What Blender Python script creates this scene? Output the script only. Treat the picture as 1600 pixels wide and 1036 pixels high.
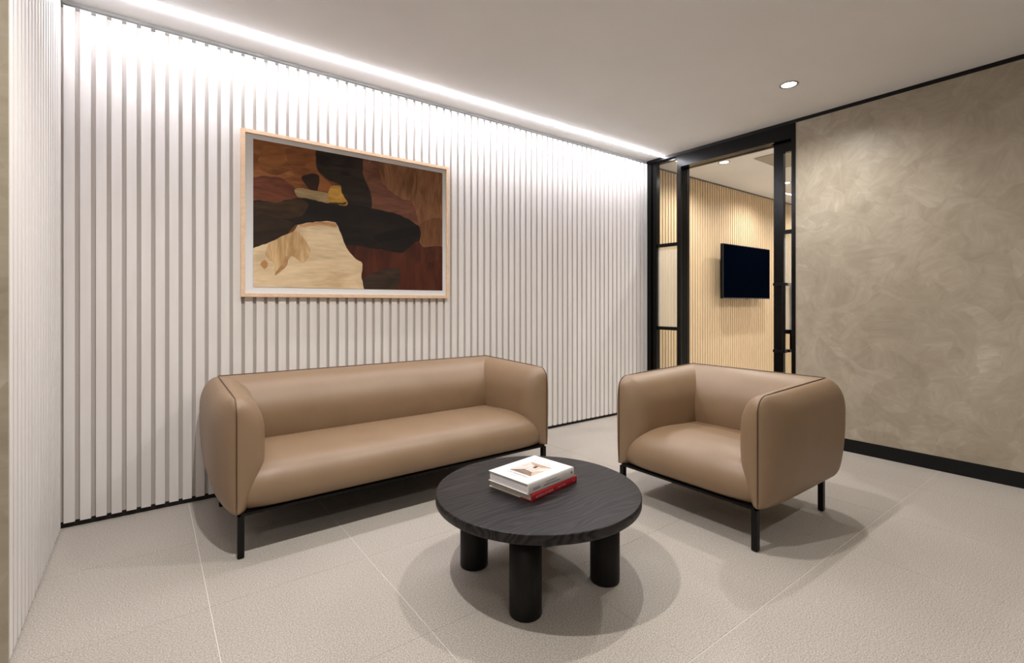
import bpy, bmesh, math, random
from mathutils import Vector, Matrix

for o in list(bpy.data.objects):
    bpy.data.objects.remove(o)
S = bpy.context.scene
C = S.collection
random.seed(7)

# ------------------------------------------------------------------ camera
F = 758.4; U0 = 800.0; V0 = 475.0; CAMH = 1.16
cam_d = bpy.data.cameras.new('camera')
cam = bpy.data.objects.new('camera', cam_d); C.objects.link(cam)
cam_d.sensor_width = 36.0
cam_d.lens = F / 1600.0 * 36.0
cam_d.shift_y = (V0 - 518.0) / 1600.0
cam_d.clip_start = 0.02
cam.location = (0, 0, CAMH)
cam.rotation_euler = (math.pi / 2, 0, -math.radians(36.87))
S.camera = cam
# ------------------------------------------------------------------ world, exposure
w = bpy.data.worlds.new('world'); S.world = w; w.use_nodes = True
w.node_tree.nodes['Background'].inputs[0].default_value = (0.9, 0.93, 1.0, 1)
w.node_tree.nodes['Background'].inputs[1].default_value = 0.25
vs = S.view_settings
vs.view_transform = 'Standard'; vs.look = 'None'; vs.gamma = 1.0
vs.use_curve_mapping = False
vs.exposure = 0.27
LED_STRENGTH = 98.0
SPOT_W = 68.0
SPOT_FAR_W = 68.0
LAMP_COL = (1.0, 0.97, 0.925)
LED_COL = (1.0, 0.99, 1.045)

# ------------------------------------------------------------------ main dimensions
H = 2.73            # ceiling
YB = 3.38           # front of the white slats
XL = -0.355         # front of the slats on the short side wall
XR = 4.40           # plaster wall face
YN = -2.6           # wall behind the camera
XW = -1.9           # far left of the space behind the nib wall
XE = 9.2            # end of the meeting room
YF = 3.47           # front of the oak slats beyond

def ray(u, v):
    du, dv = u - U0, V0 - v
    return (0.6 * F + 0.8 * du, 0.8 * F - 0.6 * du, dv)
def on_y(u, v, y):
    r = ray(u, v); s = y / r[1]
    return Vector((r[0] * s, y, CAMH + r[2] * s))

# ------------------------------------------------------------------ materials
def lin(c):
    return tuple(((x / 255.0) / 12.92 if x / 255.0 <= 0.04045 else ((x / 255.0 + 0.055) / 1.055) ** 2.4) for x in c[:3]) + (1,)
class NT:
    def __init__(s, name):
        s.m = bpy.data.materials.new(name); s.m.use_nodes = True
        s.t = s.m.node_tree; s.n = s.t.nodes; s.l = s.t.links
        s.b = s.n['Principled BSDF']; s.out = s.n['Material Output']
    def new(s, typ, **kw):
        n = s.n.new(typ)
        for k, v in kw.items():
            if k.startswith('i_'): n.inputs[k[2:].replace('_', ' ')].default_value = v
            else: setattr(n, k, v)
        return n
    def link(s, a, b): s.l.new(a, b)
    def set(s, **kw):
        for k, v in kw.items(): s.b.inputs[k.replace('_', ' ')].default_value = v
        return s
    def ramp(s, fac, stops):
        r = s.new('ShaderNodeValToRGB')
        e = r.color_ramp.elements
        while len(e) < len(stops): e.new(0.5)
        for el, (p, c) in zip(e, stops): el.position = p; el.color = c
        s.link(fac, r.inputs[0]); return r
    def coords(s, kind='Position', scale=(1, 1, 1), rot=(0, 0, 0)):
        if kind == 'Position':
            g = s.new('ShaderNodeNewGeometry'); o = g.outputs['Position']
        else:
            g = s.new('ShaderNodeTexCoord'); o = g.outputs[kind]
        mp = s.new('ShaderNodeMapping'); mp.inputs['Scale'].default_value = scale; mp.inputs['Rotation'].default_value = rot
        s.link(o, mp.inputs[0]); return mp.outputs[0]
    def bump(s, h, strength=0.1, dist=0.002):
        b = s.new('ShaderNodeBump'); b.inputs['Strength'].default_value = strength; b.inputs['Distance'].default_value = dist
        s.link(h, b.inputs['Height']); s.link(b.outputs[0], s.b.inputs['Normal'])
def plain(name, col, rough=0.5, metal=0.0, spec=0.5):
    t = NT(name); t.set(Base_Color=col if len(col) == 4 and max(col) <= 1 else lin(col), Roughness=rough, Metallic=metal)
    t.b.inputs['Specular IOR Level'].default_value = spec
    return t.m
def noisy(name, c1, c2, scale=5, rough=0.5, detail=4, stretch=(1, 1, 1), bump=0.0, dist=0.001, kind='Position', distortion=0.0, lo=0.3, hi=0.7, rot=(0, 0, 0), spec=0.5):
    t = NT(name); co = t.coords(kind, stretch, rot)
    n = t.new('ShaderNodeTexNoise'); n.inputs['Scale'].default_value = scale; n.inputs['Detail'].default_value = detail; n.inputs['Distortion'].default_value = distortion
    t.link(co, n.inputs['Vector'])
    r = t.ramp(n.outputs[0], [(lo, lin(c1)), (hi, lin(c2))])
    t.link(r.outputs[0], t.b.inputs['Base Color']); t.set(Roughness=rough)
    t.b.inputs['Specular IOR Level'].default_value = spec
    if bump: t.bump(n.outputs[0], bump, dist)
    return t.m
def emit(name, col, s):
    t = NT(name); t.set(Base_Color=(0.8, 0.8, 0.8, 1)); t.b.inputs['Emission Color'].default_value = tuple(col) + (1,); t.b.inputs['Emission Strength'].default_value = s
    return t.m

M = {}
M['slat'] = noisy('white_slat_paint', (222, 217, 214), (229, 225, 222), 3, 0.45, 3, (6, 6, .6))
M['slat_back'] = plain('shade_toned_backing', (190, 183, 177), 0.6)  # darker than the slats: the shade of the gaps is put into its colour
M['ceil'] = noisy('ceiling_paint', (231, 230, 229), (235, 234, 233), 2, 0.8, 2)
M['black'] = plain('black_powder_coat', (5, 4, 4), 0.25, 0, .22)
M['black_satin'] = plain('black_satin_steel', (4, 3, 3), 0.35, 0, .25)
M['skirt'] = plain('black_skirting', (3, 3, 3), 0.5, 0, .3)
M['dark_gap'] = plain('dark_recess', (24, 19, 15), 0.8)
M['alu'] = plain('grey_aluminium_angle', (112, 111, 108), 0.5, 0.2)
M['wall_plain'] = plain('plain_wall_paint', (205, 198, 188), 0.8)
M['grout'] = plain('pale_grout', (214, 209, 201), 0.8)

def terrazzo():
    t = NT('speckled_porcelain'); co = t.coords('Position')
    n1 = t.new('ShaderNodeTexNoise'); n1.inputs['Scale'].default_value = 210; n1.inputs['Detail'].default_value = 3; t.link(co, n1.inputs['Vector'])
    n2 = t.new('ShaderNodeTexVoronoi'); n2.inputs['Scale'].default_value = 260; t.link(co, n2.inputs['Vector'])
    n3 = t.new('ShaderNodeTexNoise'); n3.inputs['Scale'].default_value = 1.6; n3.inputs['Detail'].default_value = 3; t.link(co, n3.inputs['Vector'])
    r1 = t.ramp(n1.outputs[0], [(0.30, lin((136, 129, 120))), (0.5, lin((170, 162, 153))), (0.70, lin((199, 192, 184)))])
    r2 = t.ramp(n2.outputs['Color'], [(0.0, (.78, .77, .76, 1)), (0.12, (1, 1, 1, 1)), (.93, (1, 1, 1, 1)), (1, (1.12, 1.12, 1.12, 1))])
    mx = t.new('ShaderNodeMixRGB'); mx.blend_type = 'MULTIPLY'; mx.inputs[0].default_value = 0.8
    t.link(r1.outputs[0], mx.inputs[1]); t.link(r2.outputs[0], mx.inputs[2])
    r3 = t.ramp(n3.outputs[0], [(0.3, (.95, .945, .94, 1)), (0.7, (1.03, 1.03, 1.03, 1))])
    m2 = t.new('ShaderNodeMixRGB'); m2.blend_type = 'MULTIPLY'; m2.inputs[0].default_value = 1
    t.link(mx.outputs[0], m2.inputs[1]); t.link(r3.outputs[0], m2.inputs[2])
    t.link(m2.outputs[0], t.b.inputs['Base Color']); t.set(Roughness=0.55); t.b.inputs['Specular IOR Level'].default_value = 0.35
    t.bump(n1.outputs[0], 0.008, 0.0006)
    return t.m
M['tile'] = terrazzo()

def plaster():
    t = NT('trowelled_plaster'); co = t.coords('Position')
    wn = t.new('ShaderNodeTexNoise'); wn.inputs['Scale'].default_value = 2.6; wn.inputs['Detail'].default_value = 2; t.link(co, wn.inputs['Vector'])
    sc = t.new('ShaderNodeVectorMath'); sc.operation = 'SCALE'; sc.inputs['Scale'].default_value = 0.55; t.link(wn.outputs['Color'], sc.inputs[0])
    ad = t.new('ShaderNodeVectorMath'); ad.operation = 'ADD'; t.link(co, ad.inputs[0]); t.link(sc.outputs[0], ad.inputs[1])
    n1 = t.new('ShaderNodeTexNoise'); n1.inputs['Scale'].default_value = 1.7; n1.inputs['Detail'].default_value = 4; t.link(co, n1.inputs['Vector'])
    v1 = t.new('ShaderNodeTexVoronoi'); v1.inputs['Scale'].default_value = 7.0; t.link(ad.outputs[0], v1.inputs['Vector'])
    # trowel strokes: stretched noise whose direction turns from patch to patch
    rt = t.new('ShaderNodeVectorRotate'); rt.rotation_type = 'X_AXIS'
    ml = t.new('ShaderNodeMath'); ml.operation = 'MULTIPLY'; ml.inputs[1].default_value = 3.4
    sep = t.new('ShaderNodeSeparateColor'); t.link(v1.outputs['Color'], sep.inputs[0]); t.link(sep.outputs[0], ml.inputs[0])
    t.link(co, rt.inputs['Vector']); t.link(ml.outputs[0], rt.inputs['Angle'])
    mp = t.new('ShaderNodeMapping'); mp.inputs['Scale'].default_value = (1, 3.0, 16.0); t.link(rt.outputs[0], mp.inputs[0])
    n2 = t.new('ShaderNodeTexNoise'); n2.inputs['Scale'].default_value = 2.2; n2.inputs['Detail'].default_value = 6; n2.inputs['Distortion'].default_value = .6; t.link(mp.outputs[0], n2.inputs['Vector'])
    n3 = t.new('ShaderNodeTexNoise'); n3.inputs['Scale'].default_value = 5.5; n3.inputs['Detail'].default_value = 6; n3.inputs['Distortion'].default_value = .9; t.link(ad.outputs[0], n3.inputs['Vector'])
    def madd(a, k, b=None):
        m = t.new('ShaderNodeMath'); m.operation = 'MULTIPLY_ADD'; m.inputs[1].default_value = k; t.link(a, m.inputs[0])
        if b is None: m.inputs[2].default_value = 0
        else: t.link(b, m.inputs[2])
        return m.outputs[0]
    f = madd(n1.outputs[0], .42); f = madd(n2.outputs[0], .26, f); f = madd(n3.outputs[0], .30, f); f = madd(sep.outputs[1], .09, f)
    r = t.ramp(f, [(0.38, lin((148, 137, 119))), (0.54, lin((164, 153, 135))), (0.64, lin((174, 164, 147))), (0.76, lin((200, 192, 176)))])
    t.link(r.outputs[0], t.b.inputs['Base Color']); t.set(Roughness=0.42); t.b.inputs['Specular IOR Level'].default_value = 0.4
    t.bump(f, 0.12, 0.003)
    return t.m
M['plaster'] = plaster()

def leather():
    t = NT('tan_leather'); co = t.coords('Object')
    v = t.new('ShaderNodeTexVoronoi'); v.inputs['Scale'].default_value = 420; v.feature = 'DISTANCE_TO_EDGE'; t.link(co, v.inputs['Vector'])
    n = t.new('ShaderNodeTexNoise'); n.inputs['Scale'].default_value = 5; n.inputs['Detail'].default_value = 3; t.link(co, n.inputs['Vector'])
    r = t.ramp(n.outputs[0], [(0.3, lin((129, 104, 79))), (0.7, lin((135, 110, 84)))])
    t.link(r.outputs[0], t.b.inputs['Base Color']); t.set(Roughness=0.47); t.b.inputs['Specular IOR Level'].default_value = 0.62
    t.bump(v.outputs['Distance'], 0.05, 0.0006)
    return t.m
M['leather'] = leather()
M['piping'] = plain('dark_brown_piping', (78, 56, 40), 0.5)
M['seam'] = plain('brown_stitch_line', (104, 80, 60), 0.6)

def black_oak(name, c1, c2, stretch, rough):
    t = NT(name); co = t.coords('Object', stretch)
    n0 = t.new('ShaderNodeTexNoise'); n0.inputs['Scale'].default_value = 1.1; n0.inputs['Detail'].default_value = 1; t.link(co, n0.inputs['Vector'])
    mx = t.new('ShaderNodeVectorMath'); mx.operation = 'MULTIPLY_ADD'; mx.inputs[1].default_value = (1.6, 1.6, 1.6); t.link(n0.outputs['Color'], mx.inputs[0]); t.link(co, mx.inputs[2])
    wv = t.new('ShaderNodeTexWave'); wv.bands_direction = 'Y'; wv.inputs['Scale'].default_value = 1.3; wv.inputs['Distortion'].default_value = 5; wv.inputs['Detail'].default_value = 3; wv.inputs['Detail Scale'].default_value = 1.2
    t.link(mx.outputs[0], wv.inputs['Vector'])
    n = t.new('ShaderNodeTexNoise'); n.inputs['Scale'].default_value = 14; n.inputs['Detail'].default_value = 4; t.link(co, n.inputs['Vector'])
    a = t.new('ShaderNodeMath'); a.operation = 'MULTIPLY_ADD'; a.inputs[1].default_value = .55; t.link(wv.outputs[0], a.inputs[0])
    b = t.new('ShaderNodeMath'); b.operation = 'MULTIPLY'; b.inputs[1].default_value = .5; t.link(n.outputs[0], b.inputs[0]); t.link(b.outputs[0], a.inputs[2])
    r = t.ramp(a.outputs[0], [(0.22, lin(c1)), (0.8, lin(c2))])
    t.link(r.outputs[0], t.b.inputs['Base Color']); t.set(Roughness=rough); t.b.inputs['Specular IOR Level'].default_value = 0.26
    t.bump(a.outputs[0], 0.12, 0.0006)
    return t.m
M['oak_black'] = black_oak('black_stained_oak', (7, 6, 6), (42, 38, 39), (2.0, 10, 10), 0.42)
M['oak_black_leg'] = black_oak('black_stained_oak_leg', (7, 5, 5), (14, 11, 10), (22, 22, 2.0), 0.5)
M['oak_pale'] = noisy('pale_oak_slat', (206, 180, 144), (222, 198, 164), 7, 0.5, 4, (14, 14, .8), kind='Position')
M['oak_back'] = plain('oak_groove_backing', (150, 120, 86), 0.7)
M['frame_wood'] = noisy('maple_frame', (216, 182, 150), (229, 199, 168), 8, 0.45, 4, (6, 6, 6))
M['mat'] = plain('white_mount_board', (244, 244, 246), 0.8)
M['tv'] = plain('television_screen_glass', (2, 5, 14), 0.5, 0, 0)
M['tv_body'] = plain('television_black_plastic', (6, 6, 7), 0.4, 0, .2)
M['tv_edge'] = plain('television_bezel_edge', (52, 56, 66), 0.35, .6)
M['grille'] = plain('grey_ceiling_grille', (176, 168, 155), 0.6)
M['ring'] = plain('downlight_ring_metal', (150, 150, 150), 0.35, .6)
M['emit_disc'] = emit('downlight_emitter', (1, .97, .92), 14.0)
M['emit_led'] = emit('linear_led_diffuser', LED_COL, LED_STRENGTH)

def glass(name, ior=1.5, tint=(0.93, 0.94, 0.90, 1), rough=0.0):
    t = NT(name); t.n.remove(t.b)
    tr = t.new('ShaderNodeBsdfTransparent'); tr.inputs[0].default_value = tint
    gl = t.new('ShaderNodeBsdfGlossy'); gl.inputs['Roughness'].default_value = rough
    fr = t.new('ShaderNodeFresnel'); fr.inputs['IOR'].default_value = ior
    mx = t.new('ShaderNodeMixShader'); t.link(fr.outputs[0], mx.inputs[0]); t.link(tr.outputs[0], mx.inputs[1]); t.link(gl.outputs[0], mx.inputs[2])
    t.link(mx.outputs[0], t.out.inputs['Surface']); return t.m
M['glass'] = glass('clear_glass', 1.5)
M['pic_glass'] = glass('picture_glazing', 1.09, (.97, .97, .97, 1))
def fluted():
    t = NT('fluted_glass'); t.n.remove(t.b)
    tr = t.new('ShaderNodeBsdfTransparent'); tr.inputs[0].default_value = (.90, .91, .87, 1)
    rf = t.new('ShaderNodeBsdfRefraction'); rf.inputs['Roughness'].default_value = .18; rf.inputs['IOR'].default_value = 1.3; rf.inputs[0].default_value = (.92, .93, .90, 1)
    tl = t.new('ShaderNodeBsdfTranslucent'); tl.inputs[0].default_value = (.8, .82, .8, 1)
    gl = t.new('ShaderNodeBsdfGlossy'); gl.inputs['Roughness'].default_value = .12
    m1 = t.new('ShaderNodeMixShader'); m1.inputs[0].default_value = .65; t.link(tr.outputs[0], m1.inputs[1]); t.link(rf.outputs[0], m1.inputs[2])
    m2 = t.new('ShaderNodeMixShader'); m2.inputs[0].default_value = .34; t.link(m1.outputs[0], m2.inputs[1]); t.link(tl.outputs[0], m2.inputs[2])
    fr = t.new('ShaderNodeFresnel'); fr.inputs['IOR'].default_value = 1.45
    m3 = t.new('ShaderNodeMixShader'); t.link(fr.outputs[0], m3.inputs[0]); t.link(m2.outputs[0], m3.inputs[1]); t.link(gl.outputs[0], m3.inputs[2])
    t.link(m3.outputs[0], t.out.inputs['Surface']); return t.m
M['fluted'] = fluted()

# ------------------------------------------------------------------ object helpers
def mesh_obj(name, verts, faces, mat, parent=None, smooth=False, loc=None):
    me = bpy.data.meshes.new(name); me.from_pydata([tuple(v) for v in verts], [], faces); me.update()
    if smooth:
        for p in me.polygons: p.use_smooth = True
    if mat is not None: me.materials.append(mat)
    o = bpy.data.objects.new(name, me); C.objects.link(o)
    if loc is not None: o.location = loc
    if parent is not None: o.parent = parent
    return o
def from_bm(name, bm, mat, parent=None, smooth=False, loc=None):
    me = bpy.data.meshes.new(name); bm.to_mesh(me); bm.free()
    if smooth:
        for p in me.polygons: p.use_smooth = True
    me.materials.append(mat)
    o = bpy.data.objects.new(name, me); C.objects.link(o)
    if loc is not None: o.location = loc
    if parent is not None: o.parent = parent
    return o
BF = [(0, 3, 2, 1), (4, 5, 6, 7), (0, 1, 5, 4), (1, 2, 6, 5), (2, 3, 7, 6), (3, 0, 4, 7)]
def boxv(a, b):
    (x0, y0, z0), (x1, y1, z1) = a, b
    return [(x0, y0, z0), (x1, y0, z0), (x1, y1, z0), (x0, y1, z0), (x0, y0, z1), (x1, y0, z1), (x1, y1, z1), (x0, y1, z1)]
def box(name, a, b, mat, parent=None, bevel=0.0):
    a = Vector(a); b = Vector(b)
    if bevel:
        bm = bmesh.new(); vs_ = [bm.verts.new(v) for v in boxv(a, b)]
        for f in BF: bm.faces.new([vs_[i] for i in f])
        bmesh.ops.bevel(bm, geom=bm.edges[:], offset=bevel, segments=2, affect='EDGES', profile=.6)
        return from_bm(name, bm, mat, parent)
    return mesh_obj(name, boxv(a, b), BF, mat, parent)
def tag(o, label=None, cat=None, group=None, kind=None):
    if label: o['label'] = label
    if cat: o['category'] = cat
    if group: o['group'] = group
    if kind: o['kind'] = kind
    return o
def struct(o): o['kind'] = 'structure'; return o
def empty(name, loc=(0, 0, 0), rz=0.0):
    o = bpy.data.objects.new(name, None); C.objects.link(o); o.location = loc; o.rotation_euler = (0, 0, rz); o.empty_display_size = .1
    return o
def share(name, me, parent, loc=(0, 0, 0)):
    o = bpy.data.objects.new(name, me); C.objects.link(o); o.parent = parent; o.location = loc; return o
def revolve(prof, n=48):
    vs_, fs = [], []
    for (r, z) in prof:
        for i in range(n):
            a = 2 * math.pi * i / n; vs_.append((r * math.cos(a), r * math.sin(a), z))
    for k in range(len(prof) - 1):
        for i in range(n):
            j = (i + 1) % n; fs.append((k * n + i, k * n + j, (k + 1) * n + j, (k + 1) * n + i))
    fs.append(tuple(range(n))[::-1]); fs.append(tuple((len(prof) - 1) * n + i for i in range(n)))
    return vs_, fs
def tube(pts, r, n=8):
    pts = [Vector(p) for p in pts]; vs_, fs = [], []
    up = Vector((0.31, 0.2, 0.93)).normalized()
    for i, p in enumerate(pts):
        d = (pts[min(i + 1, len(pts) - 1)] - pts[max(i - 1, 0)]).normalized()
        a = d.cross(up)
        if a.length < 1e-3: a = d.cross(Vector((1, 0, 0)))
        a.normalize(); b = d.cross(a).normalized()
        for k in range(n):
            t = 2 * math.pi * k / n; vs_.append(p + a * (r * math.cos(t)) + b * (r * math.sin(t)))
    for i in range(len(pts) - 1):
        for k in range(n):
            j = (k + 1) % n; fs.append((i * n + k, i * n + j, (i + 1) * n + j, (i + 1) * n + k))
    fs.append(tuple(range(n))); fs.append(tuple((len(pts) - 1) * n + k for k in range(n))[::-1])
    return vs_, fs

# ------------------------------------------------------------------ room shell
PX, PY = 0.6155, 0.633          # tile pitch
X0T, Y0T = 0.19, 0.913          # a joint in each direction
floor = struct(box('floor', (XW - .1, YN - .1, -0.12), (XE + .1, 3.62, -0.0012), M['grout']))
tile_cache = {}
def tile_mesh(wx, wy):
    k = (round(wx, 4), round(wy, 4))
    if k not in tile_cache:
        c = .0012; h = 0.0012
        v = [(0, 0, -h), (wx, 0, -h), (wx, wy, -h), (0, wy, -h), (0, 0, -h * .35), (wx, 0, -h * .35), (wx, wy, -h * .35), (0, wy, -h * .35),
             (c, c, 0), (wx - c, c, 0), (wx - c, wy - c, 0), (c, wy - c, 0)]
        f = [(0, 1, 5, 4), (1, 2, 6, 5), (2, 3, 7, 6), (3, 0, 4, 7), (4, 5, 9, 8), (5, 6, 10, 9), (6, 7, 11, 10), (7, 4, 8, 11), (8, 9, 10, 11)]
        me = bpy.data.meshes.new('tile'); me.from_pydata(v, [], f); me.materials.append(M['tile']); tile_cache[k] = me
    return tile_cache[k]
def cuts(o, p, a, b):
    k = math.floor((a - o) / p) + 1; r = [a]
    while o + k * p < b - .02:
        if o + k * p > a + .02: r.append(o + k * p)
        k += 1
    return r + [b]
xs = cuts(X0T, PX, XL - .015, XR - .002); ys = cuts(Y0T, PY, YN, YB + .012)
for i in range(len(xs) - 1):
    for j in range(len(ys) - 1):
        gx0, gx1 = (.0014 if xs[k] < 1.0 else .0009 for k in (i, i + 1))           # the joints vary in width
        gy0, gy1 = (.0014 if abs(ys[k] - Y0T) < .01 else .0006 for k in (j, j + 1))
        share('tile', tile_mesh(xs[i + 1] - xs[i] - gx0 - gx1, ys[j + 1] - ys[j] - gy0 - gy1), floor, (xs[i] + gx0, ys[j] + gy0, 0))
xs2 = cuts(X0T, PX, XW, XL - .0165); ys2 = cuts(Y0T, PY, YN, 2.20)
for i in range(len(xs2) - 1):
    for j in range(len(ys2) - 1):
        share('tile', tile_mesh(xs2[i + 1] - xs2[i] - .0026, ys2[j + 1] - ys2[j] - .0014), floor, (xs2[i] + .0013, ys2[j] + .0007, 0))
share('tile', tile_mesh(1.0, 1.0), floor, (XR + .2, 2.0, 0)).scale = (4.4, 1.2, 1)

struct(box('ceiling', (XW - .1, YN - .1, H), (XE + .1, 3.62, H + .12), M['ceil']))

# white slatted wall behind the sofa
PITCH = 0.0635; SW = 0.0435; SD = 0.016; ZS0 = 0.03; ZS1 = 2.698
wb = struct(box('wall_back', (XL - .1, YB + SD, ZS0 + .004), (XR + .02, YB + .2, ZS1 - .006), M['slat_back']))
sl = bpy.data.meshes.new('slat'); sl.from_pydata(boxv((0, 0, ZS0), (SW, SD + .001, ZS1)), [], BF); sl.materials.append(M['slat'])
k = 0
while XL + .0075 + k * PITCH + SW < XR + .03:
    share('slat', sl, wb, (XL + .0075 + k * PITCH, YB, 0)); k += 1
struct(box('baseboard_back', (XL - .1, YB + SD + .006, 0), (XR + .02, YB + .2, ZS0 + .004), M['dark_gap']))
struct(box('trim_1', (XL, YB + .007, ZS1 + .012), (XR, YB + .2, H), M['alu']))
struct(box('trim_2', (XL, YB + SD - .004, ZS1 - .006), (XR, YB + .2, ZS1 + .012), M['alu']))
# white slatted side wall, ends in a plaster nib
YE = 2.2125
wl = struct(box('wall_left', (XL - .16, YE, ZS0 - .012), (XL - SD, YB + .1, H), M['slat_back']))
sl2 = bpy.data.meshes.new('slat'); sl2.from_pydata(boxv((-SD - .001, 0, ZS0 - .014), (0, .045, H - .002)), [], BF); sl2.materials.append(M['slat'])
y = YE
while y + .045 < YB:
    share('slat', sl2, wl, (XL, y, 0)); y += .0641
struct(box('baseboard_left', (XL - .16, YE + .01, 0), (XL - SD - .006, YB + .1, ZS0 - .012), M['dark_gap']))
struct(box('wall_nib', (XW - .1, YE - .012, .012), (XL - .001, YE - .0005, H), M['plaster']))
struct(box('baseboard_nib', (XW - .1, YE - .002, 0), (XL - .017, YE + .012, .012), M['dark_gap']))
struct(box('wall_side', (XW - .1, YN, 0), (XW, YE - .012, H), M['wall_plain']))
struct(box('wall_front', (XW - .1, YN - .1, 0), (XE, YN, H), M['wall_plain']))

# plaster wall with a pocket for the sliding door
DEP = 0.15; YJ = 1.852
wr = struct(box('wall_right', (XR, YN, .10), (XR + .03, YJ, 2.70), M['plaster']))
struct(box('wall_pocket', (XR + DEP - .03, YN, 0), (XR + DEP, YJ, H), M['wall_plain']))
struct(box('baseboard_right', (XR - .004, YN, 0), (XR + .03, YJ, .10), M['skirt']))
struct(box('trim_3', (XR - .004, YN, 2.70), (XR + .03, YB + .012, H - .0005), M['skirt']))
# jamb at the end of the plaster wall, post and head of the glazed screen
struct(box('trim_4', (XR - .006, YJ + .0005, 0), (XR + .03, 1.884, 2.6995), M['black']))
struct(box('trim_5', (XR + DEP - .03, YJ + .0005, 0), (XR + DEP, 1.884, 2.6995), M['black']))
ZH = 2.578
post = struct(box('trim_6', (XR - .006, 2.96, 0), (XR + DEP, 3.003, 2.6995), M['black']))
for gx in (.035, .065, .095):
    box('groove_bead', (XR + gx, 2.956, 0.001), (XR + gx + .012, 2.9601, ZH), M['black'], post)
struct(box('trim_7', (XR - .006, 1.885, ZH), (XR + .035, 2.9595, 2.6995), M['black']))
struct(box('trim_8', (XR + DEP - .035, 1.885, ZH), (XR + DEP, 2.9595, 2.6995), M['black']))
struct(box('trim_9', (XR + .0355, 2.08, ZH + .004), (XR + DEP - .0355, 2.9595, H - .001), M['black']))

def ribbed_pane(name, x, y0, y1, z0, z1, parent, pitch=.011, amp=.003):
    n = max(8, int((y1 - y0) / pitch * 6)); v, f = [], []
    for i in range(n + 1):
        yy = y0 + (y1 - y0) * i / n; dx = -amp * abs(math.sin(math.pi * (yy - y0) / pitch))
        v += [(x + dx, yy, z0), (x + dx, yy, z1)]
    for i in range(n): f.append((2 * i, 2 * i + 1, 2 * i + 3, 2 * i + 2))
    return mesh_obj(name, v, f, M['fluted'], parent, True)
def pane(name, x, y0, y1, z0, z1, parent):
    return mesh_obj(name, [(x, y0, z0), (x, y1, z0), (x, y1, z1), (x, y0, z1)], [(0, 3, 2, 1)], M['glass'], parent)
# fixed sidelight
GX = XR + .05
w1 = struct(box('window_1', (XR + .002, 3.335, 0), (XR + .10, YB + .014, 2.6995), M['black']))
box('stile', (XR + .02, 3.275, 0), (XR + .075, 3.335, 2.6995), M['black'], w1)
box('stile', (XR + .03, 3.003, 0), (XR + .07, 3.012, 2.6995), M['black'], w1)
box('rail', (XR + .03, 3.012, 2.675), (XR + .07, 3.275, 2.6995), M['black'], w1)
box('rail', (XR + .03, 3.012, 0), (XR + .07, 3.275, .06), M['black'], w1)
for z in (1.79, .90): box('rail', (XR + .03, 3.012, z - .018), (XR + .07, 3.275, z + .018), M['black'], w1)
pane('pane', GX, 3.012, 3.275, .06, .882, w1)
ribbed_pane('pane', GX, 3.012, 3.275, .918, 1.772, w1)
pane('pane', GX, 3.012, 3.275, 1.808, 2.675, w1)
# sliding door, pushed back into the plaster wall
DX = XR + .075; DY1 = 2.058; DY0 = 1.04
d1 = struct(box('door_1', (DX - .02, 1.976, .012), (DX + .02, DY1, 2.574), M['black']))   # leading stile
box('stile', (DX - .02, DY0, .012), (DX + .02, DY0 + .08, 2.574), M['black'], d1)
box('rail', (DX - .02, DY0 + .08, 2.487), (DX + .02, 1.976, 2.574), M['black'], d1)
box('rail', (DX - .02, DY0 + .08, .012), (DX + .02, 1.976, .10), M['black'], d1)
for z in (1.79, .918): box('rail', (DX - .018, DY0 + .08, z - .018), (DX + .018, 1.976, z + .018), M['black'], d1)
pane('pane', DX, DY0 + .08, 1.976, .10, .90, d1)
ribbed_pane('pane', DX, DY0 + .08, 1.976, .936, 1.772, d1)
pane('pane', DX, DY0 + .08, 1.976, 1.808, 2.487, d1)
for s in (-1, 1):
    hx = DX + s * .075
    h = box('handle', (hx - .009, 1.936, .735), (hx + .009, 1.962, 1.345), M['black_satin'], d1, .002)
    for z in (.748, 1.332):
        box('bracket', (min(hx, DX + s * .02), 1.94, z - .012), (max(hx, DX + s * .02), 2.04, z + .012), M['black_satin'], h)

# meeting room beyond: oak slatted wall, end wall, closing walls
wf = struct(box('wall_beyond', (XR + .12, YF + .014, 0), (XE, YF + .14, 2.722), M['oak_back']))
FP = 0.0552
slo = bpy.data.meshes.new('slat'); slo.from_pydata(boxv((0, 0, .02), (FP - .014, .0145, 2.716)), [], BF); slo.materials.append(M['oak_pale'])
k = 0
while XR + .125 + k * FP < XE - .05:
    share('slat', slo, wf, (XR + .125 + k * FP, YF, 0)); k += 1
struct(box('trim_10', (XR + .12, YF - .012, 2.718), (XE, YF + .02, H - .0005), M['alu']))
struct(box('wall_reveal', (XR + .1005, YB + .0145, 0), (XR + .119, YF + .14, H), M['black']))
struct(box('wall_end', (XE, YN - .1, 0), (XE + .1, YF + .14, H), M['wall_plain']))
struct(box('wall_partition', (XR + DEP + .002, 0.2, 0), (XE - .001, 0.3, H), M['wall_plain']))

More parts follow.
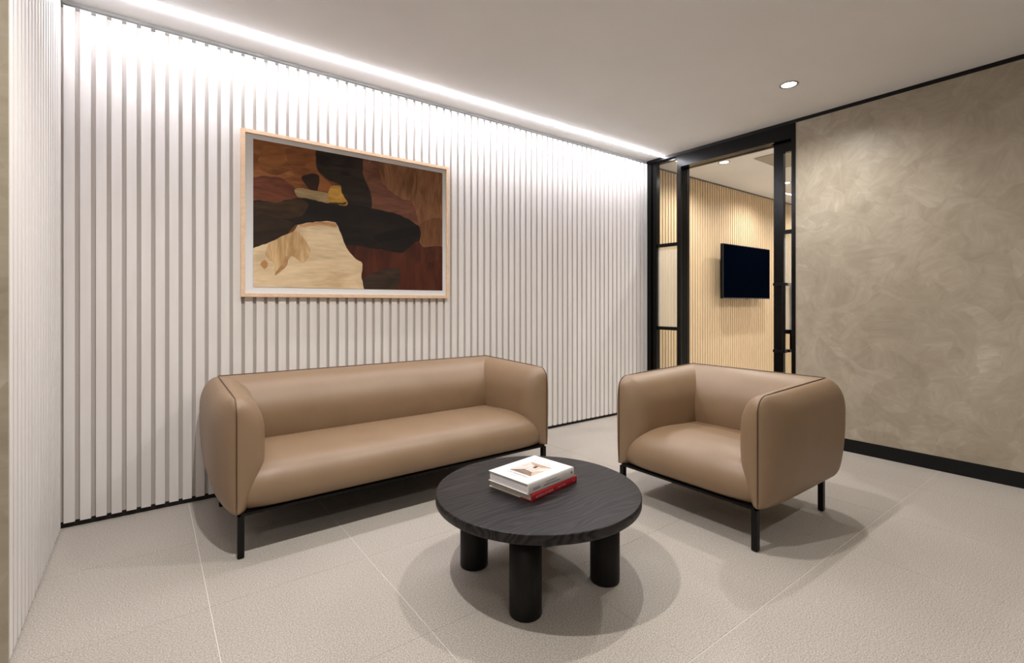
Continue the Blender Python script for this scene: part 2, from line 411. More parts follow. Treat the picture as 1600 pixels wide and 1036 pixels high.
# ------------------------------------------------------------------ ceiling lights
def downlight(x, y, label, watts, col=LAMP_COL, cone=156, group='round recessed downlights'):
    t = empty('downlight', (x, y, H)); tag(t, label, 'ceiling light', group)
    v, f = [], []
    n = 40; prof = [(.047, -.0005), (.049, -.004), (.058, -.005), (.062, -.0015), (.062, -.0002)]
    for (r, z) in prof:
        for i in range(n):
            a = 2 * math.pi * i / n; v.append((r * math.cos(a), r * math.sin(a), z))
    for q in range(len(prof) - 1):
        for i in range(n):
            j = (i + 1) % n; f.append((q * n + i, q * n + j, (q + 1) * n + j, (q + 1) * n + i))
    mesh_obj('trim_ring', v, f, M['ring'], t, True)
    mesh_obj('lens', [(.047 * math.cos(2 * math.pi * i / n), .047 * math.sin(2 * math.pi * i / n), -.0012) for i in range(n)], [tuple(range(n))[::-1]], M['emit_disc'], t)
    ld = bpy.data.lights.new('downlight_lamp', 'SPOT'); ld.energy = watts; ld.color = col; ld.spot_size = math.radians(cone); ld.spot_blend = .8; ld.shadow_soft_size = .025
    lo = bpy.data.objects.new('downlight_lamp', ld); C.objects.link(lo); lo.parent = t; lo.location = (0, 0, -.012)
    return t
downlight(3.67, 1.59, 'round recessed downlight in the ceiling above the tan armchair', SPOT_W)
for (x, y, k, where) in ((1.93, 1.56, 1.08, 'above the gap between coffee table and armchair'), (.33, 1.57, 1.8, 'above the floor in front of the slatted side wall'),
                         (-1.27, -.6, .8, 'added unseen as fill near the plain wall behind the plaster nib'), (.33, -.6, .4, 'added unseen as fill over the open floor behind the coffee table side'),  # unseen downlights behind the camera, added to brighten the left side and fill
                         (2.0, -.6, .3, 'added unseen as fill in the middle of the lounge away from the sofa'), (3.67, -.6, .35, 'added unseen as fill next to the plaster wall away from the armchair')):  # two more unseen downlights added as weak fill
    downlight(x, y, 'round recessed ceiling downlight ' + where, SPOT_W * k)
downlight(5.105, 2.89, 'round recessed downlight in the meeting room ceiling seen through the open doorway', SPOT_FAR_W)
downlight(6.62, 2.905, 'round recessed downlight in the meeting room ceiling seen through the door glass', SPOT_FAR_W)
for (x, y, where) in ((8.15, 2.9, 'past the television along the oak slats'), (5.105, 1.4, 'behind the pocket of the sliding door'),
                      (6.62, 1.4, 'opposite the television by the partition'), (8.15, 1.4, 'in the far corner by the end wall')):
    downlight(x, y, 'round recessed downlight in the meeting room ' + where, SPOT_FAR_W)

lt = empty('linear_light', (XL, 3.17, H)); tag(lt, 'long thin white LED strip set in the ceiling along the white slatted wall', 'ceiling light')
LL = XR - .006 - XL
v, f = [], []
prof = [(-.012, 0), (-.0115, -.0045), (-.007, -.0072), (0, -.008), (.007, -.0072), (.0115, -.0045), (.012, 0)]
for xx in (0.0005, LL):
    for (yy, zz) in prof: v.append((xx, yy, zz - .0004))
n = len(prof)
for i in range(n - 1): f.append((i, n + i, n + i + 1, i + 1))
f += [tuple(range(n))[::-1], tuple(range(n, 2 * n))]
mesh_obj('diffuser', v, f, M['emit_led'], lt)
for s in (-1, 1):
    a, b = sorted((s * .0125, s * .0155)); box('edge_profile', (.0005, a, -.0025), (LL, b, -.0003), M['slat'], lt)

# ceiling grille in the meeting room
gr = empty('air_grille', (5.22, 2.1, H)); tag(gr, 'square egg-crate air grille in the meeting room ceiling', 'air vent')
gw, gh = .62, .52
box('backing', (0, 0, -.003), (gw, gh, -.0005), M['grille'], gr)
for (a, b) in (((0, 0), (gw, .02)), ((0, gh - .02), (gw, gh)), ((0, .02), (.02, gh - .02)), ((gw - .02, .02), (gw, gh - .02))):
    box('frame', (a[0], a[1], -.010), (b[0], b[1], -.003), M['grille'], gr)
xb = bpy.data.meshes.new('blade'); xb.from_pydata(boxv((0, .02, -.009), (.016, gh - .02, -.003)), [], BF); xb.materials.append(M['grille'])
yb = bpy.data.meshes.new('blade'); yb.from_pydata(boxv((.02, 0, -.009), (gw - .02, .016, -.003)), [], BF); yb.materials.append(M['grille'])
k = .03
while k < gw - .036: share('blade', xb, gr, (k, 0, 0)); k += .026
k = .03
while k < gh - .036: share('blade', yb, gr, (0, k, 0)); k += .026

# ------------------------------------------------------------------ sofa and armchair
def se(x, p=2.2):
    x = min(max(x, 0.0), 1.0); return (1 - (1 - x) ** p) ** (1 / p)
def cub(pts):
    xs_, ys_ = zip(*pts); n = len(xs_); d = [(ys_[i + 1] - ys_[i]) / (xs_[i + 1] - xs_[i]) for i in range(n - 1)]
    m = [d[0]] + [0 if d[i - 1] * d[i] <= 0 else 2 * d[i - 1] * d[i] / (d[i - 1] + d[i]) for i in range(1, n - 1)] + [d[-1]]
    def fn(x):
        if x <= xs_[0]: return ys_[0]
        if x >= xs_[-1]: return ys_[-1]
        i = max(j for j in range(n - 1) if xs_[j] <= x); h = xs_[i + 1] - xs_[i]; t = (x - xs_[i]) / h
        return (2 * t**3 - 3 * t**2 + 1) * ys_[i] + (t**3 - 2 * t**2 + t) * h * m[i] + (-2 * t**3 + 3 * t**2) * ys_[i + 1] + (t**3 - t**2) * h * m[i + 1]
    return fn
ZB, ZT = 0.205, 0.745
low_out = cub([(.205, .40), (.222, .60), (.26, .76), (.35, .90), (.46, .98), (.53, 1.0), (.80, 1.0)])
low_in = cub([(.205, .45), (.30, .80), (.40, .97), (.47, 1.0), (.57, .985), (.65, .93), (.80, .9)])
low_back = cub([(.205, .62), (.34, .85), (.42, .95), (.49, 1.0), (.56, .98), (.64, .93), (.80, .9)])
BO, BK, BI, BB = .090, .140, .128, .235
def grid_faces(nc, nr, base, flip):
    fs = []
    for i in range(nc - 1):
        for j in range(nr - 1):
            q = (base + i * nr + j, base + (i + 1) * nr + j, base + (i + 1) * nr + j + 1, base + i * nr + j + 1)
            fs.append(q[::-1] if flip else q)
    return fs
FR = [0, .002, .006, .013, .022, .034, .05, .07, .095, .125, .16, .2, .25, .31, .38, .45, .53, .61, .69, .76, .83, .89, .93, .96, .98, 1.0]
def upholstered(root, W, D):
    """origin at footprint centre on the floor, front towards -Y; W and D are the width and depth of the piped seam."""
    yf, yb = -D / 2, D / 2; rc = .035; r = .07
    zt0 = lambda s: ZT - .022 * (1 - min(max(s / D, 0), 1))
    def ztop(s):
        return zt0(s) - (r - math.sqrt(max(0, r * r - (r - s) ** 2)) if s < r else 0)
    ss = [0, .0006, .002, .0045, .008, .013, .019, .026, .034, .043, .054, .067, .082, .1, .12, .145, .17, .2, .24, .29, .35]
    ss = [s for s in ss if s < D - rc - .02]
    q = ss[-1]; nn = 8
    ss += [q + (D - rc - q) * (i + 1) / nn for i in range(nn)]
    na = 9
    for side in (-1, 1):
        cols_o, cols_i = [], []
        xs_ = side * W / 2
        for s in ss:
            zt = ztop(s); fo = se(s / .30, 2.0); fi = se(s / .13, 2.1) * (1 + .42 * s / D)
            co, ci = [], []
            for fr in FR:
                d = fr * (zt - ZB); z = zt - d
                co.append((xs_ + side * BO * fo * se(d / .17, 2.1) * low_out(z), yf + s, z))
                ci.append((xs_ - side * BI * fi * se(d / .16, 2.2) * low_in(z), yf + s, z))
            cols_o.append(co); cols_i.append(ci)
        for i in range(1, na + 1):                                     # round the back corner to the mitre
            a = (math.pi / 4) * i / na; zt = ZT
            co, ci = [], []
            s = D - rc + rc * i / na
            for fr in FR:
                d = fr * (zt - ZB); z = zt - d; w_ = .5 - .5 * math.cos(2 * a); b = (BO + (BK - BO) * w_) * se(d / .17, 2.1) * low_out(z)
                cx, cy = xs_ - side * rc, yb - rc
                co.append((cx + side * (rc + b) * math.cos(a), cy + (rc + b) * math.sin(a), z))
                ci.append((xs_ - side * BI * 1.42 * se(d / .16, 2.2) * low_in(z), yf + s, z))
            cols_o.append(co); cols_i.append(ci)
        nc, nr = len(cols_o), len(FR)
        v = [p for c in cols_o for p in c] + [p for c in cols_i for p in c]
        fs = grid_faces(nc, nr, 0, side > 0) + grid_faces(nc, nr, nc * nr, side < 0)
        for i in range(nc - 1):
            a, b = i * nr + nr - 1, (i + 1) * nr + nr - 1
            q = (a, b, b + nc * nr, a + nc * nr); fs.append(q if side < 0 else q[::-1])
        mesh_obj('arm', v, fs, M['leather'], root, True)
    # backrest: outer shell between the two mitres, inner roll
    cols_o = []; cols_i = []
    def outer_col(cx, nx, ny, cy):
        col = []
        for fr in FR:
            d = fr * (ZT - ZB); z = ZT - d; w_ = ny * ny; b = (BO + (BK - BO) * w_) * se(d / .17, 2.1) * low_out(z)
            col.append((cx + nx * (rc + b), cy + ny * (rc + b), z))
        return col
    def inner_col(x):
        col = []
        for fr in FR:
            d = fr * (ZT - ZB); z = ZT - d
            col.append((x, yb - BB * se(d / .20, 2.1) * low_back(z), z))
        return col
    for i in range(na + 1):
        a = math.pi / 4 + (math.pi / 4) * i / na
        cols_o.append(outer_col(-(W / 2 - rc), -math.cos(a), math.sin(a), yb - rc)); cols_i.append(inner_col(-W / 2 + rc * i / na))
    m_ = 14
    for i in range(1, m_):
        x = -W / 2 + rc + (W - 2 * rc) * i / m_
        cols_o.append(outer_col(x, 0, 1, yb - rc)); cols_i.append(inner_col(x))
    for i in range(na + 1):
        a = math.pi / 2 - (math.pi / 4) * i / na
        cols_o.append(outer_col(W / 2 - rc, math.cos(a), math.sin(a), yb - rc)); cols_i.append(inner_col(W / 2 - rc + rc * i / na))
    nc, nr = len(cols_o), len(FR)
    v = [p for c in cols_o for p in c] + [p for c in cols_i for p in c]
    fs = grid_faces(nc, nr, 0, False) + grid_faces(nc, nr, nc * nr, True)
    for i in range(nc - 1):
        a, b = i * nr + nr - 1, (i + 1) * nr + nr - 1; fs.append((a, b, b + nc * nr, a + nc * nr))
    mesh_obj('backrest', v, fs, M['leather'], root, True)
    # seat
    prof = [(.030, .206), (.012, .212), (.004, .225), (-.004, .25), (-.006, .28), (-.001, .31), (.010, .338), (.026, .362), (.048, .382), (.075, .397), (.11, .408), (.16, .416), (.24, .420), (.33, .418), (.42, .412), (D - .10, .404)]
    fine = []
    for i in range(len(prof) - 1):
        p0, p1, p2, p3 = prof[max(i - 1, 0)], prof[i], prof[i + 1], prof[min(i + 2, len(prof) - 1)]
        for t in (0, .5):
            fine.append(tuple(.5 * (2 * p1[k] + (p2[k] - p0[k]) * t + (2 * p0[k] - 5 * p1[k] + 4 * p2[k] - p3[k]) * t * t + (3 * p1[k] - p0[k] - 3 * p2[k] + p3[k]) * t**3) for k in (0, 1)))
    fine.append(prof[-1])
    hw = W / 2 - .012; ds = [0, .003, .01, .02, .035, .05, .07, .095, .125, .16, .2, .25]
    xs_ = [-hw + d for d in ds] + [-hw + .25 + (2 * hw - .5) * i / 8 for i in range(1, 8)] + [hw - d for d in ds[::-1]]
    v = []
    for x in xs_:
        e = se((hw - abs(x)) / .22, 2.0)
        for (yy, zz) in fine:
            v.append((x, yf + yy + (1 - e) * .055 * max(0, 1 - yy / .3), .206 + (zz - .206) * (.78 + .22 * e)))
    nr = len(fine); fs = grid_faces(len(xs_), nr, 0, False)
    nb = len(v); fs.append(tuple(range(nr))); fs.append(tuple((len(xs_) - 1) * nr + k for k in range(nr))[::-1])
    mesh_obj('seat', v, fs, M['leather'], root, True)
    # piping along the seam
    half = [(W / 2, yf - .0015, ZB + .002 + (zt0(0) - r - ZB) * i / 10) for i in range(11)]
    for i in range(1, 9):
        a = math.pi / 2 * i / 8; half.append((W / 2, yf + r - r * math.cos(a), zt0(0) - r + r * math.sin(a) + .001))
    for i in range(1, 7): s = r + (D - r - .012) * i / 6; half.append((W / 2, yf + s, zt0(s) + .0015))
    for i in range(1, 5):
        a = math.pi / 2 * i / 4; half.append((W / 2 - .012 + .012 * math.cos(a), yb - .012 + .012 * math.sin(a), ZT + .0015))
    half.append((0, yb, ZT + .0015))
    pts = half + [(-p[0], p[1], p[2]) for p in half[-2::-1]]
    v, fs = tube(pts, .0033, 8)
    mesh_obj('piping', v, fs, M['piping'], root, True)
    # welted seam between seat front and arms, corner seams inside
    # frame and legs
    lx = W / 2 - .018; ly0, ly1 = yf + .016, yb - .012; t = .014
    for (a, b) in (((-lx, ly0 - t), (lx, ly0 + t)), ((-lx, ly1 - t), (lx, ly1 + t)), ((-lx - t, ly0 + t), (-lx + t, ly1 - t)), ((lx - t, ly0 + t), (lx + t, ly1 - t))):
        box('base_rail', (a[0], a[1], .193), (b[0], b[1], .2045), M['black_satin'], root)
    box('underside', (-lx + t, ly0 + t, .190), (lx - t, ly1 - t, .206), M['skirt'], root)
    for sx in (-1, 1):
        for yy in (ly0, ly1):
            lg = box('leg', (sx * lx - t, yy - t, .004), (sx * lx + t, yy + t, .193), M['black_satin'], root, .0015)
            box('glide', (sx * lx - .010, yy - .010, 0), (sx * lx + .010, yy + .010, .004), M['black_satin'], lg)
sofa = empty('sofa', (1.245, 2.87, 0)); tag(sofa, 'long tan leather sofa with piped edges standing against the white slatted wall', 'sofa')
upholstered(sofa, 1.85, .74)
chair = empty('armchair', (2.652, 1.535, 0), -math.pi / 2); tag(chair, 'tan leather armchair with piped edges and black legs beside the plaster wall', 'armchair')
upholstered(chair, .83, .77)

# ------------------------------------------------------------------ coffee table
TX, TY, TH, TR = 1.35, 1.615, .367, .437
tb = empty('coffee_table', (TX, TY, 0)); tag(tb, 'round black stained wood coffee table on four thick cylinder legs', 'coffee table')
v, f = revolve([(TR - .006, TH - .040), (TR - .002, TH - .038), (TR, TH - .034), (TR, TH - .005), (TR - .0015, TH - .0018), (TR - .005, TH)], 128)
o = mesh_obj('table_top', v, f, M['oak_black'], tb)
for p in o.data.polygons: p.use_smooth = len(p.vertices) == 4
for a in (221, 311, 41, 131):
    a = math.radians(a); px, py = .286 * math.cos(a), .286 * math.sin(a)
    v, f = revolve([(.057, 0), (.0605, .003), (.0615, .006), (.0615, TH - .040)], 48)
    o = mesh_obj('leg', v, f, M['oak_black_leg'], tb, loc=(px, py, 0))
    for p in o.data.polygons: p.use_smooth = len(p.vertices) == 4

# ------------------------------------------------------------------ books
M['paper'] = noisy('page_edges', (206, 200, 200), (224, 219, 218), 60, .8, 2, (1, 1, 12), kind='Object')
M['paper_warm'] = noisy('warm_page_edges', (196, 188, 176), (214, 207, 196), 60, .8, 2, (1, 1, 12), kind='Object')
M['white_cover'] = plain('white_book_cover', (224, 221, 219), .45)
M['red_cloth'] = plain('red_book_cloth', (168, 24, 34), .5)
M['cream_board'] = plain('cream_book_board', (226, 217, 206), .6)
M['ink'] = plain('black_print', (30, 28, 30), .6)
M['grey_ink'] = plain('grey_print', (118, 108, 108), .6)
M['silver_ink'] = plain('pale_foil_print', (214, 176, 170), .5)
def text_mesh(name, body, size, mat, parent, mtx, width=None):
    cu = bpy.data.curves.new(name, 'FONT'); cu.body = body; cu.size = size; cu.align_x = 'LEFT'; cu.resolution_u = 3
    tmp = bpy.data.objects.new('tmp', cu); C.objects.link(tmp)
    bpy.context.view_layer.update()
    me = bpy.data.meshes.new_from_object(tmp.evaluated_get(bpy.context.evaluated_depsgraph_get()))
    bpy.data.objects.remove(tmp)
    xs_ = [q.co.x for q in me.vertices]; ysv = [q.co.y for q in me.vertices]
    x0, x1 = min(xs_), max(xs_); y0 = min(ysv); sx = (width / (x1 - x0)) if width else 1
    for q in me.vertices: q.co.x = (q.co.x - x0) * sx; q.co.y -= y0
    me.transform(mtx); me.materials.clear(); me.materials.append(mat); me.name = name
    o = bpy.data.objects.new(name, me); C.objects.link(o); o.parent = parent; return o
def book(name, loc, rz, L, Wd, T, cover, spine_mat, paper, label, cat='book', strip=None):
    """spine along +X on the y=0 side, lying flat; L spine length, Wd width, T thickness."""
    b = empty(name, loc, rz); tag(b, label, cat)
    c = .0028
    box('pages', (.004, .003, c), (L - .004, Wd - .005, T - c), paper, b)
    box('back_cover', (0, .001, 0), (L, Wd, c), cover, b, .0006)
    fc = box('front_cover', (0, .001, T - c), (L, Wd, T), cover, b, .0006)
    # rounded spine
    v = []; n = 10
    for xx in (0, L):
        for i in range(n + 1):
            z = T * i / n; v.append((xx, -.003 * math.sin(math.pi * i / n) ** .6, z))
        for i in range(n + 1): v.append((xx, .0035, T * (1 - i / n)))
    k = 2 * (n + 1); f = [(i, (i + 1) % k, k + (i + 1) % k, k + i)[::-1] for i in range(k)] + [tuple(range(k)), tuple(range(k, 2 * k))[::-1]]
    sp = mesh_obj('spine', v, f, spine_mat, b)
    if strip:
        box('cloth_strip', (-.0003, .0036, T - c), (L + .0003, strip, T + .0004), spine_mat, b)
        box('cloth_strip', (-.0003, .0036, 0), (L + .0003, strip, c + .0002), spine_mat, b)
    return b, fc, sp
A1 = math.radians(9.5)
rb, rfc, rsp = book('book', (1.229, 1.508, TH), A1, .302, .245, .029, M['cream_board'], M['red_cloth'], M['paper_warm'],
                    'red-spined art book with pale boards at the bottom of the pile on the table', strip=.062)
def spine_m(x, z, y=-.0036): return Matrix.Translation((x, y, z)) @ Matrix.Rotation(math.pi / 2, 4, 'X')
text_mesh('title_lettering', 'ARTISTS AT HOME', .0135, M['silver_ink'], rsp, spine_m(.022, .009), .112)
text_mesh('author_lettering', 'Susie Hodge', .0095, M['silver_ink'], rsp, spine_m(.165, .0105), .055)
text_mesh('publisher_mark', 'T&H', .0085, M['silver_ink'], rsp, spine_m(.272, .011), .013)
A2 = math.radians(8.3); T2 = .043
wbk, wfc, wsp = book('book', (1.213, 1.512, TH + .0296), A2, .296, .232, T2, M['white_cover'], M['white_cover'], M['paper'],
                     'thick white interior design book with an interior photo on top of the red book')
text_mesh('title_lettering', 'THE MINIMALIST', .0085, M['grey_ink'], wsp, spine_m(.106, .0235), .072)
text_mesh('title_lettering', 'INTERIOR DESIGN BOOK', .0085, M['ink'], wsp, spine_m(.094, .0125), .104)
for z in (.0205, .0145):
    for i in range(9):
        box('small_print', (.028 + i * .0048, -.0036, z - .001), (.028 + i * .0048 + .0036, -.003, z + .0014), M['grey_ink'] if z > .02 else M['ink'], wsp)
for (dx, dz) in ((0, 0), (.005, 0), (.0025, .005)):
    box('publisher_mark', (.273 + dx, -.0036, .020 + dz), (.277 + dx, -.003, .024 + dz), M['ink'], wsp)
def cover_m(x, y): return Matrix.Translation((x, y, T2 + .0003)) @ Matrix.Rotation(math.pi / 2, 4, 'Z')
Lc = .296
text_mesh('cover_lettering', 'THE', .011, M['grey_ink'], wfc, cover_m(.040, .098), .034)
text_mesh('cover_lettering', 'MINIMALIST', .017, M['ink'], wfc, cover_m(.063, .056), .118)
text_mesh('cover_lettering', 'INTERIOR DESIGN', .011, M['grey_ink'], wfc, cover_m(.238, .058), .118)
text_mesh('cover_lettering', 'BOOK', .010, M['grey_ink'], wfc, cover_m(.254, .100), .034)
# cover photograph: an interior, a few flat tones
pt = mesh_obj('cover_photograph', [(.074, .052, T2 + .0004), (.214, .052, T2 + .0004), (.214, .178, T2 + .0004), (.074, .178, T2 + .0004)], [(0, 1, 2, 3)],
              noisy('photo_wall_tone', (196, 180, 172), (224, 212, 206), 30, .5, 3, kind='Object'), wfc)
def tone(pts, c1, c2, dz):
    mesh_obj('photo_tone', [(.074 + .14 * a, .052 + .126 * b, T2 + .0004 + dz) for a, b in pts], [tuple(range(len(pts)))], noisy('photo_tone', c1, c2, 45, .5, 4, kind='Object'), pt)
tone([(0, 0), (.0, 1), (.34, .66), (.30, .25)], (98, 78, 66), (132, 110, 94), .0002)
tone([(0, 0), (.30, .25), (.45, .2), (.62, 0)], (176, 150, 124), (204, 184, 160), .0002)
tone([(1, 0), (.8, .3), (.8, .75), (1, 1)], (150, 116, 92), (190, 160, 136), .0002)
tone([(.34, .66), (.0, 1), (1, 1), (.8, .75)], (186, 170, 164), (216, 204, 198), .0002)
tone([(.60, .42), (.63, .56), (.82, .60), (.80, .44)], (92, 70, 58), (150, 124, 108), .0004)
for b in (.30, .45, .60): tone([(.34, b), (.34, b + .05), (.74, b + .055), (.74, b + .0)], (170, 146, 134), (196, 176, 164), .0004)

# ------------------------------------------------------------------ framed painting
YP = YB - .034
def pic(cx, cy, y=YP):
    return on_y(360 + cx / 3.4528, 180 + cy / 3.4528, y)
fx0, fx1 = on_y(376.8, 300, YP).x, on_y(702.0, 300, YP).x
fz0 = (on_y(376.8, 464.3, YP).z + on_y(701.5, 466, YP).z) / 2; fz1 = (on_y(377, 198, YP).z + on_y(702, 262, YP).z) / 2
pr = empty('framed_painting', ((fx0 + fx1) / 2, YB, fz0)); tag(pr, 'wide abstract painting in brown, black and cream in a pale wooden frame above the sofa', 'painting')
ox, oz = (fx0 + fx1) / 2, fz0
mw = .0225
def pbox(name, x0, x1, z0, z1, y0, y1, mat, parent=pr, bevel=0):
    return box(name, (x0 - ox, y0 - YB, z0 - oz), (x1 - ox, y1 - YB, z1 - oz), mat, parent, bevel)
pbox('frame_side', fx0, fx0 + mw, fz0, fz1, YP, YB - .001, M['frame_wood'], bevel=.001)
pbox('frame_side', fx1 - mw, fx1, fz0, fz1, YP, YB - .001, M['frame_wood'], bevel=.001)
pbox('frame_side', fx0 + mw, fx1 - mw, fz1 - mw, fz1, YP, YB - .001, M['frame_wood'], bevel=.001)
pbox('frame_side', fx0 + mw, fx1 - mw, fz0, fz0 + mw, YP, YB - .001, M['frame_wood'], bevel=.001)
YC = YP + .014
pbox('mount_board', fx0 + mw - .002, fx1 - mw + .002, fz0 + mw - .002, fz1 - mw + .002, YC, YB - .002, M['mat'])
gl = mesh_obj('glazing', [(fx0 + mw - ox, YP + .007 - YB, fz0 + mw - oz), (fx1 - mw - ox, YP + .007 - YB, fz0 + mw - oz), (fx1 - mw - ox, YP + .007 - YB, fz1 - mw - oz), (fx0 + mw - ox, YP + .007 - YB, fz1 - mw - oz)], [(0, 1, 2, 3)], M['pic_glass'], pr)
px0, px1 = pic(123, 500, YC).x, pic(1143, 500, YC).x
pz0 = (pic(122, 928, YC).z + pic(1143, 945, YC).z) / 2; pz1 = (pic(124, 126, YC).z + pic(1143, 314, YC).z) / 2
def paint(name, c1, c2, scale, stretch, rot):
    """thin brushed paint: broad soft strokes with a faint bristle grain"""
    t = NT(name); co = t.coords('Object', stretch, rot)
    n = t.new('ShaderNodeTexNoise'); n.inputs['Scale'].default_value = scale * .75; n.inputs['Detail'].default_value = 3; n.inputs['Distortion'].default_value = 1.0; t.link(co, n.inputs['Vector'])
    c3 = t.coords('Object', tuple(1 if q <= 1 else q * 3 for q in stretch), rot)
    g = t.new('ShaderNodeTexNoise'); g.inputs['Scale'].default_value = scale * 2.2; g.inputs['Detail'].default_value = 4; t.link(c3, g.inputs['Vector'])
    a = t.new('ShaderNodeMath'); a.operation = 'MULTIPLY_ADD'; a.inputs[1].default_value = .3; t.link(g.outputs[0], a.inputs[0])
    b = t.new('ShaderNodeMath'); b.operation = 'MULTIPLY'; b.inputs[1].default_value = .7; t.link(n.outputs[0], b.inputs[0]); t.link(b.outputs[0], a.inputs[2])
    k1 = tuple(x * 1.06 for x in c1); k2 = tuple(min(250, x * 1.14) for x in c2)
    r = t.ramp(a.outputs[0], [(.36, lin(k1)), (.64, lin(k2))])
    t.link(r.outputs[0], t.b.inputs['Base Color']); t.set(Roughness=.55); t.b.inputs['Specular IOR Level'].default_value = .3
    return t.m
canvas = pbox('canvas', px0, px1, pz0, pz1, YC - .0012, YC - .0002, paint('paint_umber', (92, 54, 30), (120, 74, 42), 6, (1, 1, 3), (0, .5, 0)))
def wob(pts):
    """closed smooth outline through the points with a slightly uneven brushed edge"""
    out = []; rnd = random.Random(len(pts) * 31 + int(pts[0][0])); n = len(pts); P = [Vector(p) for p in pts]
    for i in range(n):
        p0, p1, p2, p3 = P[i - 1], P[i], P[(i + 1) % n], P[(i + 2) % n]
        L = (p2 - p1).length; m_ = max(2, int(L / 14)); T = .55
        a, b = (p2 - p0) * T * min(1, L / max(1, (p2 - p0).length)), (p3 - p1) * T * min(1, L / max(1, (p3 - p1).length))
        for k in range(m_):
            t = k / m_
            p = p1 * (2 * t**3 - 3 * t**2 + 1) + a * (t**3 - 2 * t**2 + t) + p2 * (-2 * t**3 + 3 * t**2) + b * (t**3 - t**2)
            if k: p = p + Vector((rnd.uniform(-2.2, 2.2), rnd.uniform(-2.2, 2.2)))
            out.append(p)
    return out
layer = [0]
def patch(pts, c1, c2, scale=7, stretch=(1, 1, 4), ang=0.3):
    layer[0] += 1
    yy = YC - .0012 - .00012 * layer[0]
    vv = []
    for p in wob(pts):
        q = pic(p.x, p.y, YC)
        vv.append((min(max(q.x, px0), px1) - ox, yy - YB, min(max(q.z, pz0), pz1) - oz))
    o = mesh_obj('paint_patch', vv, [tuple(range(len(vv)))], paint('paint_%d' % layer[0], c1, c2, scale, stretch, (0, ang, 0)), canvas)
    o.data.flip_normals() if o.data.polygons[0].normal.y > 0 else None
TLC, TRC, BRC, BLC = (120, 110), (1150, 300), (1150, 960), (110, 945)
patch([TLC, (480, 180), (470, 300), (545, 380), (520, 430), (350, 405), (330, 460), (110, 480)], (112, 66, 34), (146, 90, 50), 6, (1, 1, 3.5), -.7)
patch([(190, 165), (330, 190), (290, 260), (170, 300), (150, 240)], (128, 78, 38), (150, 96, 52), 7, (1, 1, 4), .6)
patch([(300, 180), (460, 200), (430, 250), (350, 300), (310, 250)], (118, 68, 38), (134, 82, 46), 8, (1, 1, 4), -.9)
patch([(130, 295), (250, 325), (330, 300), (345, 330), (240, 345), (120, 342)], (136, 84, 46), (158, 104, 60), 8, (1, 1, 5), .15)
patch([(110, 342), (265, 337), (350, 395), (345, 450), (240, 476), (110, 475)], (98, 52, 33), (120, 68, 46), 7, (1, 1, 4), .2)
patch([(690, 215), (830, 250), (830, 380), (945, 462), (975, 460), (1000, 530), (1022, 602), (960, 590), (900, 545), (750, 515), (750, 420), (710, 320)], (104, 64, 48), (126, 82, 64), 6, (1, 1, 3), -1.1)
patch([(815, 240), TRC, (1150, 717), (1040, 712), (1018, 680), (1016, 590), (1000, 520), (975, 462), (930, 456), (822, 370)], (112, 74, 46), (144, 100, 70), 6, (4, 1, 1), -.5)
patch([(1025, 585), (1138, 560), (1138, 705), (1040, 708)], (104, 66, 42), (124, 82, 54), 6, (5, 1, 1), .1)
patch([(470, 175), (705, 215), (715, 320), (755, 420), (757, 505), (640, 500), (560, 470), (600, 400), (590, 375), (525, 348), (468, 290)], (28, 20, 16), (52, 40, 30), 6, (1, 1, 3), -.8)
patch([(110, 470), (250, 470), (370, 447), (540, 475), (640, 480), (755, 500), (905, 535), (1018, 602), (1020, 678), (930, 742), (760, 718), (615, 715), (560, 590), (350, 592), (300, 650), (200, 695), (110, 730)], (20, 14, 12), (36, 25, 20), 5, (1, 1, 3), .2)
patch([(110, 472), (250, 472), (370, 449), (420, 480), (390, 540), (300, 560), (110, 540)], (44, 30, 17), (66, 46, 26), 7, (1, 1, 4), .3)
patch([(110, 545), (300, 565), (340, 585), (300, 640), (200, 690), (110, 720)], (38, 26, 17), (54, 38, 25), 7, (1, 1, 4), -.4)
patch([(770, 650), (1015, 598), (1018, 640), (800, 690)], (14, 9, 8), (24, 16, 14), 7, (1, 1, 4), -.2)
patch([(615, 705), (760, 718), (930, 742), (1010, 680), (1040, 712), (1150, 716), BRC, (710, 955), (700, 800), (650, 765)], (58, 24, 13), (82, 38, 22), 5, (3, 1, 1), .2)
patch([(930, 742), (1010, 680), (1040, 712), (1130, 716), (1120, 780), (980, 800), (900, 760)], (66, 30, 16), (88, 44, 26), 6, (3, 1, 1), .1)
patch([(705, 890), (760, 855), (850, 825), (910, 830), (902, 930), (712, 940)], (44, 32, 24), (64, 48, 37), 6, (1, 1, 4), .3)
patch([(110, 728), (200, 692), (300, 648), (345, 622), (362, 592), (470, 575), (565, 578), (600, 650), (625, 715), (665, 765), (712, 803), (706, 870), (716, 955), BLC], (198, 172, 136), (216, 195, 162), 4, (1, 1, 3), .25)
patch([(205, 695), (345, 626), (380, 640), (432, 735), (390, 798), (330, 760), (290, 820), (245, 862), (235, 800), (190, 760)], (178, 142, 96), (206, 176, 134), 6, (4, 1, 1), .7)
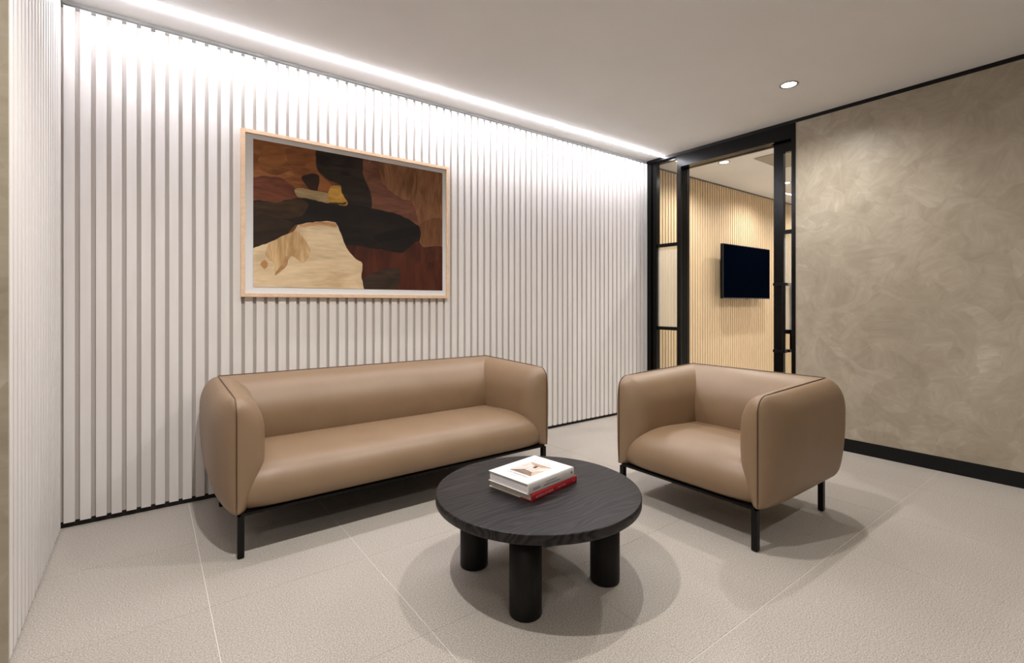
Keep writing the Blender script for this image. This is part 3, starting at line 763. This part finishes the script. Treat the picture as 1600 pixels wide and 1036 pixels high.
patch([(160, 805), (185, 780), (203, 800), (185, 832)], (160, 112, 72), (184, 142, 98), 6, (1, 1, 2), .3)
patch([(292, 760), (312, 765), (305, 810), (240, 866), (245, 845), (285, 800)], (156, 112, 76), (180, 142, 102), 6, (1, 1, 2), .3)
patch([(370, 592), (470, 577), (563, 580), (575, 605), (480, 592), (390, 603)], (172, 124, 82), (200, 160, 118), 7, (1, 1, 4), .1)
patch([(382, 335), (430, 315), (477, 325), (468, 412), (440, 410), (405, 375)], (36, 20, 14), (52, 32, 22), 7, (1, 1, 3), .5)
patch([(345, 402), (370, 393), (520, 420), (560, 450), (530, 475), (420, 450), (365, 443)], (138, 116, 80), (162, 140, 102), 7, (1, 1, 5), .1)
patch([(525, 430), (540, 385), (595, 380), (600, 420), (632, 470), (625, 488), (560, 478), (525, 460)], (166, 122, 44), (198, 154, 72), 8, (1, 1, 3), .6)
patch([(540, 470), (600, 474), (626, 466), (622, 482), (570, 482)], (58, 42, 22), (84, 62, 30), 8, (1, 1, 3), .1)

# ------------------------------------------------------------------ television beyond
YT = 3.33
tx0, tx1 = on_y(1129.5, 420, YT).x, on_y(1202.3, 420, YT).x
tz0, tz1 = on_y(1129.5, 466.3, YT).z, on_y(1129.5, 380, YT).z
tv = empty('television', ((tx0 + tx1) / 2, YT, tz0)); tag(tv, 'black flat screen television mounted on the oak slatted wall', 'television')
hw, hh = (tx1 - tx0) / 2, tz1 - tz0
box('housing', (-hw, .0012, 0), (hw, .035, hh), M['tv_body'], tv, .003)
box('screen', (-hw + .008, -.001, .012), (hw - .008, .0012, hh - .008), M['tv'], tv)
for (a, b) in (((-hw, 0), (hw, .012)), ((-hw, hh - .008), (hw, hh)), ((-hw, .012), (-hw + .008, hh - .008)), ((hw - .008, .012), (hw, hh - .008))):
    box('bezel', (a[0], -.003, a[1]), (b[0], .0012, b[1]), M['tv_edge'], tv)
box('brand_plate', (-.045, -.004, -.006), (.035, .006, .004), M['tv_edge'], tv)
box('wall_bracket', (-.25, .035, .18), (.25, YF - YT - .0005, hh - .16), M['tv_body'], tv)
